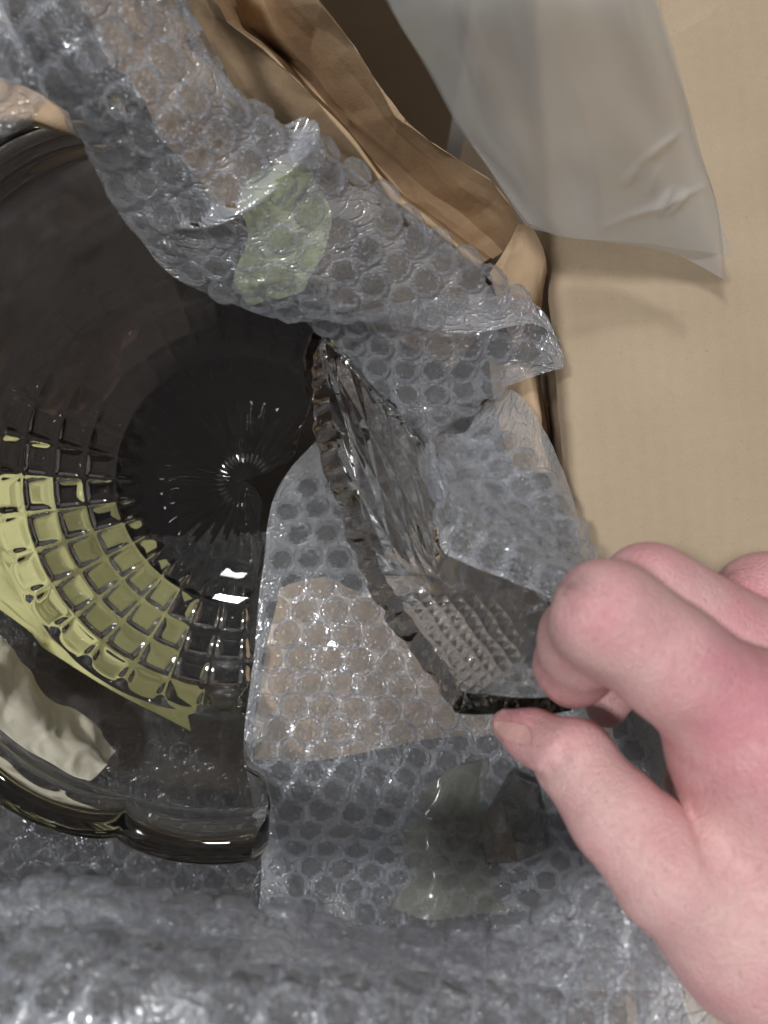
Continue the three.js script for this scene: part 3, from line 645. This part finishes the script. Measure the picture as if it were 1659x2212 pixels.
// ---------------------------------------------------------------- hand
{
  const t = thing('hand', 'pink bare hand pinching the broken glass piece between thumb and bent index finger', 'hand');
  const B = (px, py, d, r) => ({ p: P(px, py, d), r: r * K * d });
  const G = {
    index: [[B(1900, 1790, 0.192, 250), B(1650, 1590, 0.178, 160)], [B(1650, 1590, 0.178, 160), B(1444, 1428, 0.172, 114)], [B(1444, 1428, 0.172, 114), B(1314, 1330, 0.170, 110)], [B(1312, 1332, 0.172, 112), B(1262, 1385, 0.188, 92)], [B(1262, 1385, 0.188, 88), B(1240, 1440, 0.2, 74)], [B(1240, 1440, 0.2, 74), B(1236, 1462, 0.205, 62)]],
    middle: [[B(1900, 1640, 0.205, 200), B(1700, 1470, 0.2, 140)], [B(1700, 1470, 0.2, 140), B(1405, 1285, 0.196, 104)], [B(1405, 1285, 0.197, 102), B(1362, 1400, 0.215, 84)], [B(1362, 1400, 0.215, 84), B(1312, 1528, 0.222, 44)]],
    ring: [[B(1950, 1560, 0.22, 160), B(1660, 1318, 0.214, 118)], [B(1660, 1318, 0.214, 112), B(1560, 1480, 0.232, 84)], [B(1560, 1480, 0.232, 80), B(1470, 1690, 0.225, 36)]],
    thumb: [[B(1096, 1566, 0.206, 34), B(1152, 1592, 0.2, 52)], [B(1152, 1592, 0.2, 52), B(1240, 1642, 0.19, 78)], [B(1240, 1642, 0.19, 78), B(1335, 1764, 0.182, 94)], [B(1335, 1764, 0.182, 94), B(1450, 1884, 0.178, 118)], [B(1450, 1880, 0.178, 122), B(1620, 2000, 0.182, 190)]],
    palm: [[B(1620, 2000, 0.182, 180), B(1850, 2080, 0.19, 220)], [B(1640, 1640, 0.182, 170), B(1700, 1900, 0.184, 230)], [B(1900, 1790, 0.192, 250), B(1850, 2050, 0.19, 250)], [B(1570, 1640, 0.182, 84), B(1610, 1860, 0.186, 120)]],
  };
  const bones = Object.values(G).flat();
  const ab = V(), ap = V();
  const cap = (p, a, b) => { ab.copy(b.p).sub(a.p); ap.copy(p).sub(a.p); const h = clamp(ap.dot(ab) / ab.lengthSq()); return ap.addScaledVector(ab, -h).length() - (a.r + (b.r - a.r) * h); };
  const smin = (a, b, k) => { const h = clamp(0.5 + 0.5 * (b - a) / k); return b + (a - b) * h - k * h * (1 - h); };
  const creases = [                                                        // polylines on the skin: [points, depth, width]
    [[[1195, 1665, 0.183], [1190, 1720, 0.176], [1225, 1745, 0.17]], 0.0014, 0.0014], [[[1218, 1642, 0.18], [1212, 1690, 0.174], [1238, 1735, 0.168]], 0.0013, 0.0014],
    [[[1250, 1612, 0.178], [1240, 1660, 0.172], [1262, 1715, 0.166]], 0.0010, 0.0014],
    [[[1500, 1675, 0.18], [1505, 1760, 0.172], [1530, 1860, 0.166], [1545, 1905, 0.164]], 0.0012, 0.0016],
    [[[1240, 1290, 0.155], [1275, 1278, 0.152], [1310, 1290, 0.152]], 0.0008, 0.0013], [[[1262, 1262, 0.156], [1295, 1252, 0.154], [1330, 1262, 0.154]], 0.0008, 0.0013], [[[1222, 1330, 0.158], [1250, 1322, 0.154], [1282, 1332, 0.153]], 0.0006, 0.0013], [[[1360, 1220, 0.185], [1392, 1212, 0.183], [1425, 1222, 0.183]], 0.0007, 0.0014],
  ].map(([pts, d, w]) => [pts.map((p) => P(...p)), d, w]);
  const seg = (p, a, b) => { ab.copy(b).sub(a); ap.copy(p).sub(a); const h = clamp(ap.dot(ab) / ab.lengthSq()); return ap.addScaledVector(ab, -h).length(); };
  const sdf = (p) => {
    const d = {};
    for (const k in G) { let m = 1; for (const [a, b] of G[k]) m = m === 1 ? cap(p, a, b) : smin(m, cap(p, a, b), 0.006); d[k] = m; }
    let m = smin(smin(d.index, d.palm, 0.012), smin(d.thumb, d.palm, 0.006), 0.0016); m = smin(m, d.middle, 0.0025); m = smin(m, d.ring, 0.0025);
    if (m < 0.012 && m > -0.012) {
      for (const [pts, dep, w] of creases) {
        let best = 1, top = 0;
        for (let i = 0; i + 1 < pts.length; i++) {                           // measured on the level, so that a crease reaches the skin whatever its height
          const a = pts[i], b = pts[i + 1], h = clamp(((p.x - a.x) * (b.x - a.x) + (p.z - a.z) * (b.z - a.z)) / ((b.x - a.x) ** 2 + (b.z - a.z) ** 2));
          const dd = Math.hypot(p.x - a.x - h * (b.x - a.x), p.z - a.z - h * (b.z - a.z));
          if (dd < best) { best = dd; const L = pts.length - 1, e = (i + h) / L; top = Math.sin(Math.PI * clamp(0.08 + 0.84 * e)) * (1 - sstep(0.012, 0.02, Math.abs(p.y - a.y))); }
        }
        if (best < 4 * w) m += dep * top * Math.exp(-best * best / (w * w));
      }
      m += 0.0003 * n3(p.x * 55, p.y * 55, p.z * 55) + 0.00004 * n3(p.x * 420, p.y * 420, p.z * 420);
    }
    return m;
  };
  // surface nets on a grid
  const cell = 0.00115, lo = V(1e9, 1e9, 1e9), hi = V(-1e9, -1e9, -1e9);
  for (const [a, b] of bones) for (const q of [a, b]) { lo.min(q.p.clone().subScalar(q.r + 0.004)); hi.max(q.p.clone().addScalar(q.r + 0.004)); }
  hi.x = Math.min(hi.x, 0.128); hi.z = Math.min(hi.z, 0.165);
  const nx = Math.ceil((hi.x - lo.x) / cell) + 1, ny = Math.ceil((hi.y - lo.y) / cell) + 1, nz = Math.ceil((hi.z - lo.z) / cell) + 1;
  const val = new Float32Array(nx * ny * nz), p = V(), I = (i, j, k) => (k * ny + j) * nx + i;
  // coarse pass first, fine values only near the skin
  const C = 4;
  for (let k = 0; k < nz; k += C) for (let j = 0; j < ny; j += C) for (let i = 0; i < nx; i += C) {
    p.set(lo.x + (i + C / 2) * cell, lo.y + (j + C / 2) * cell, lo.z + (k + C / 2) * cell);
    const m = sdf(p), far = Math.abs(m) > cell * C * 1.3 + 0.005;
    for (let c = k; c < Math.min(nz, k + C); c++) for (let b = j; b < Math.min(ny, j + C); b++) for (let a = i; a < Math.min(nx, i + C); a++)
      val[I(a, b, c)] = (a === nx - 1 || c === nz - 1) ? 1 : far ? m : sdf(p.set(lo.x + a * cell, lo.y + b * cell, lo.z + c * cell));
  }
  const vid = new Int32Array(nx * ny * nz).fill(-1), pos = [], idx = [];
  for (let k = 0; k < nz - 1; k++) for (let j = 0; j < ny - 1; j++) for (let i = 0; i < nx - 1; i++) {
    let n = 0, sx = 0, sy = 0, sz = 0, mask = 0; const v = [];
    for (let c = 0; c < 8; c++) { v[c] = val[I(i + (c & 1), j + (c >> 1 & 1), k + (c >> 2))]; if (v[c] < 0) mask |= 1 << c; }
    if (mask === 0 || mask === 255) continue;
    for (let c = 0; c < 8; c++) for (const b of [1, 2, 4]) if (!(c & b)) {
      const e = c | b; if ((v[c] < 0) === (v[e] < 0)) continue;
      const f = v[c] / (v[c] - v[e]); n++;
      sx += (c & 1) + (b === 1 ? f : 0); sy += (c >> 1 & 1) + (b === 2 ? f : 0); sz += (c >> 2) + (b === 4 ? f : 0);
    }
    vid[I(i, j, k)] = pos.length / 3; pos.push(lo.x + (i + sx / n) * cell, lo.y + (j + sy / n) * cell, lo.z + (k + sz / n) * cell);
  }
  const quad = (a, b, c, d, f) => { if (a < 0 || b < 0 || c < 0 || d < 0) return; f ? idx.push(a, b, c, a, c, d) : idx.push(a, c, b, a, d, c); };
  for (let k = 1; k < nz - 1; k++) for (let j = 1; j < ny - 1; j++) for (let i = 1; i < nx - 1; i++) {
    const s = val[I(i, j, k)] < 0;
    if (s !== val[I(i + 1, j, k)] < 0) quad(vid[I(i, j - 1, k - 1)], vid[I(i, j, k - 1)], vid[I(i, j, k)], vid[I(i, j - 1, k)], s);
    if (s !== val[I(i, j + 1, k)] < 0) quad(vid[I(i - 1, j, k - 1)], vid[I(i - 1, j, k)], vid[I(i, j, k)], vid[I(i, j, k - 1)], s);
    if (s !== val[I(i, j, k + 1)] < 0) quad(vid[I(i - 1, j - 1, k)], vid[I(i, j - 1, k)], vid[I(i, j, k)], vid[I(i - 1, j, k)], s);
  }
  const g = new THREE.BufferGeometry();
  g.setAttribute('position', new THREE.Float32BufferAttribute(pos, 3)); g.setIndex(idx);
  // skin tone: rosier over the knuckles and finger ends, paler between, with small blotches
  const col = [], red = [[P(1690, 1600, 0.165), 0.022], [P(1300, 1310, 0.158), 0.009], [P(1236, 1460, 0.2), 0.012], [P(1620, 1300, 0.2), 0.02], [P(1400, 1200, 0.19), 0.008], [P(1100, 1580, 0.2), 0.008], [P(1560, 1480, 0.165), 0.012]];
  for (let i = 0; i < pos.length; i += 3) {
    p.set(pos[i], pos[i + 1], pos[i + 2]);
    let a = 0; for (const [c, w] of red) a += Math.exp(-p.distanceToSquared(c) / (w * w));
    const f = clamp(0.25 + 0.55 * a + 0.24 * n3(p.x * 60, p.y * 60, p.z * 60) + 0.13 * n3(p.x * 170, p.y * 170, p.z * 170));
    const A = [0.73, 0.455, 0.42], R = [0.66, 0.28, 0.30];
    for (let c = 0; c < 3; c++) col.push(A[c] + (R[c] - A[c]) * f);
  }
  g.setAttribute('color', new THREE.Float32BufferAttribute(col, 3));
  g.computeVertexNormals();
  const gs = g.toNonIndexed(), gp = gs.attributes.position, uv = [];
  const frames = bones.map(([a, b]) => { const d = b.p.clone().sub(a.p).normalize(), x = V(0.3, -1, 0.2).addScaledVector(d, -d.dot(V(0.3, -1, 0.2))).normalize(); return [d, x, d.clone().cross(x)]; });
  for (let i = 0; i < gp.count; i += 3) {                                   // every face belongs to the bone nearest to it
    p.set(0, 0, 0); for (let c = 0; c < 3; c++) p.add(V().fromBufferAttribute(gp, i + c)); p.multiplyScalar(1 / 3);
    let best = 0, bd = 1;
    bones.forEach(([a, b], k) => { const d = cap(p, a, b); if (d < bd) { bd = d; best = k; } });
    const [d, x, y] = frames[best]; let a0 = 0;
    for (let c = 0; c < 3; c++) {
      const q = V().fromBufferAttribute(gp, i + c).sub(bones[best][0].p); let a = Math.atan2(q.dot(y), -q.dot(x));
      if (c) { if (a - a0 > 3.14) a -= 6.2832; else if (a0 - a > 3.14) a += 6.2832; } else a0 = a;
      uv.push(a * 0.011, q.dot(d));
    }
  }
  gs.setAttribute('uv', new THREE.Float32BufferAttribute(uv, 2));
  const pores = tex(512, (u, v) => { const w = 0.02 * tile(u, v, 8, 3); return 0.5 + 0.3 * (1 - 3 * Math.abs(tile(u + w, v, 24, 1))) * 0.6 + 0.25 * (1 - 3 * Math.abs(tile(v, u + w, 34, 6))) * 0.6 + 0.1 * (rnd() - 0.5); });
  const skin = new THREE.MeshPhysicalMaterial({ name: 'skin', vertexColors: true, roughness: 0.5, bumpMap: rep(pores, 0.022), bumpScale: 0.00045 });
  part('skin', gs, skin, t);
  console.log('hand', nx, ny, nz, idx.length / 3);
  // thumb nail, seen from its side
  const nail = (() => {
    const c = [[1060, 1553], [1146, 1566], [1078, 1594], [1152, 1616]], pos = [], idx = [], n = 24, eye = V(0, CAM_Y, 0);
    for (let j = 0; j <= n; j++) for (let i = 0; i <= n; i++) {
      const a = i / n * 2 - 1, b = j / n * 2 - 1, s = a * Math.sqrt(1 - 0.38 * b * b) * 0.5 + 0.5, t = b * Math.sqrt(1 - 0.30 * a * a) * 0.5 + 0.5;   // a rounded plate
      const x = (c[0][0] * (1 - s) + c[1][0] * s) * (1 - t) + (c[2][0] * (1 - s) + c[3][0] * s) * t, y = (c[0][1] * (1 - s) + c[1][1] * s) * (1 - t) + (c[2][1] * (1 - s) + c[3][1] * s) * t;
      let d = 0.16; while (d < 0.24 && sdf(P(x, y, d)) > 0.00035) d += 0.0001;    // down to the skin
      const q = P(x, y, Math.min(d, 0.213)); pos.push(q.x, q.y, q.z);
    }
    for (let j = 0; j < n; j++) for (let i = 0; i < n; i++) { const a = j * (n + 1) + i; idx.push(a, a + n + 1, a + 1, a + 1, a + n + 1, a + n + 2); }
    const g = new THREE.BufferGeometry(); g.setAttribute('position', new THREE.Float32BufferAttribute(pos, 3)); g.setIndex(idx); g.computeVertexNormals(); return g;
  })();
  const nm = new THREE.MeshPhysicalMaterial({ name: 'nail', color: new THREE.Color(0.62, 0.345, 0.315), roughness: 0.4, clearcoat: 0.8, clearcoatRoughness: 0.2, side: THREE.DoubleSide });
  part('nail', nail, nm, t);
}

renderer.render(scene, camera);
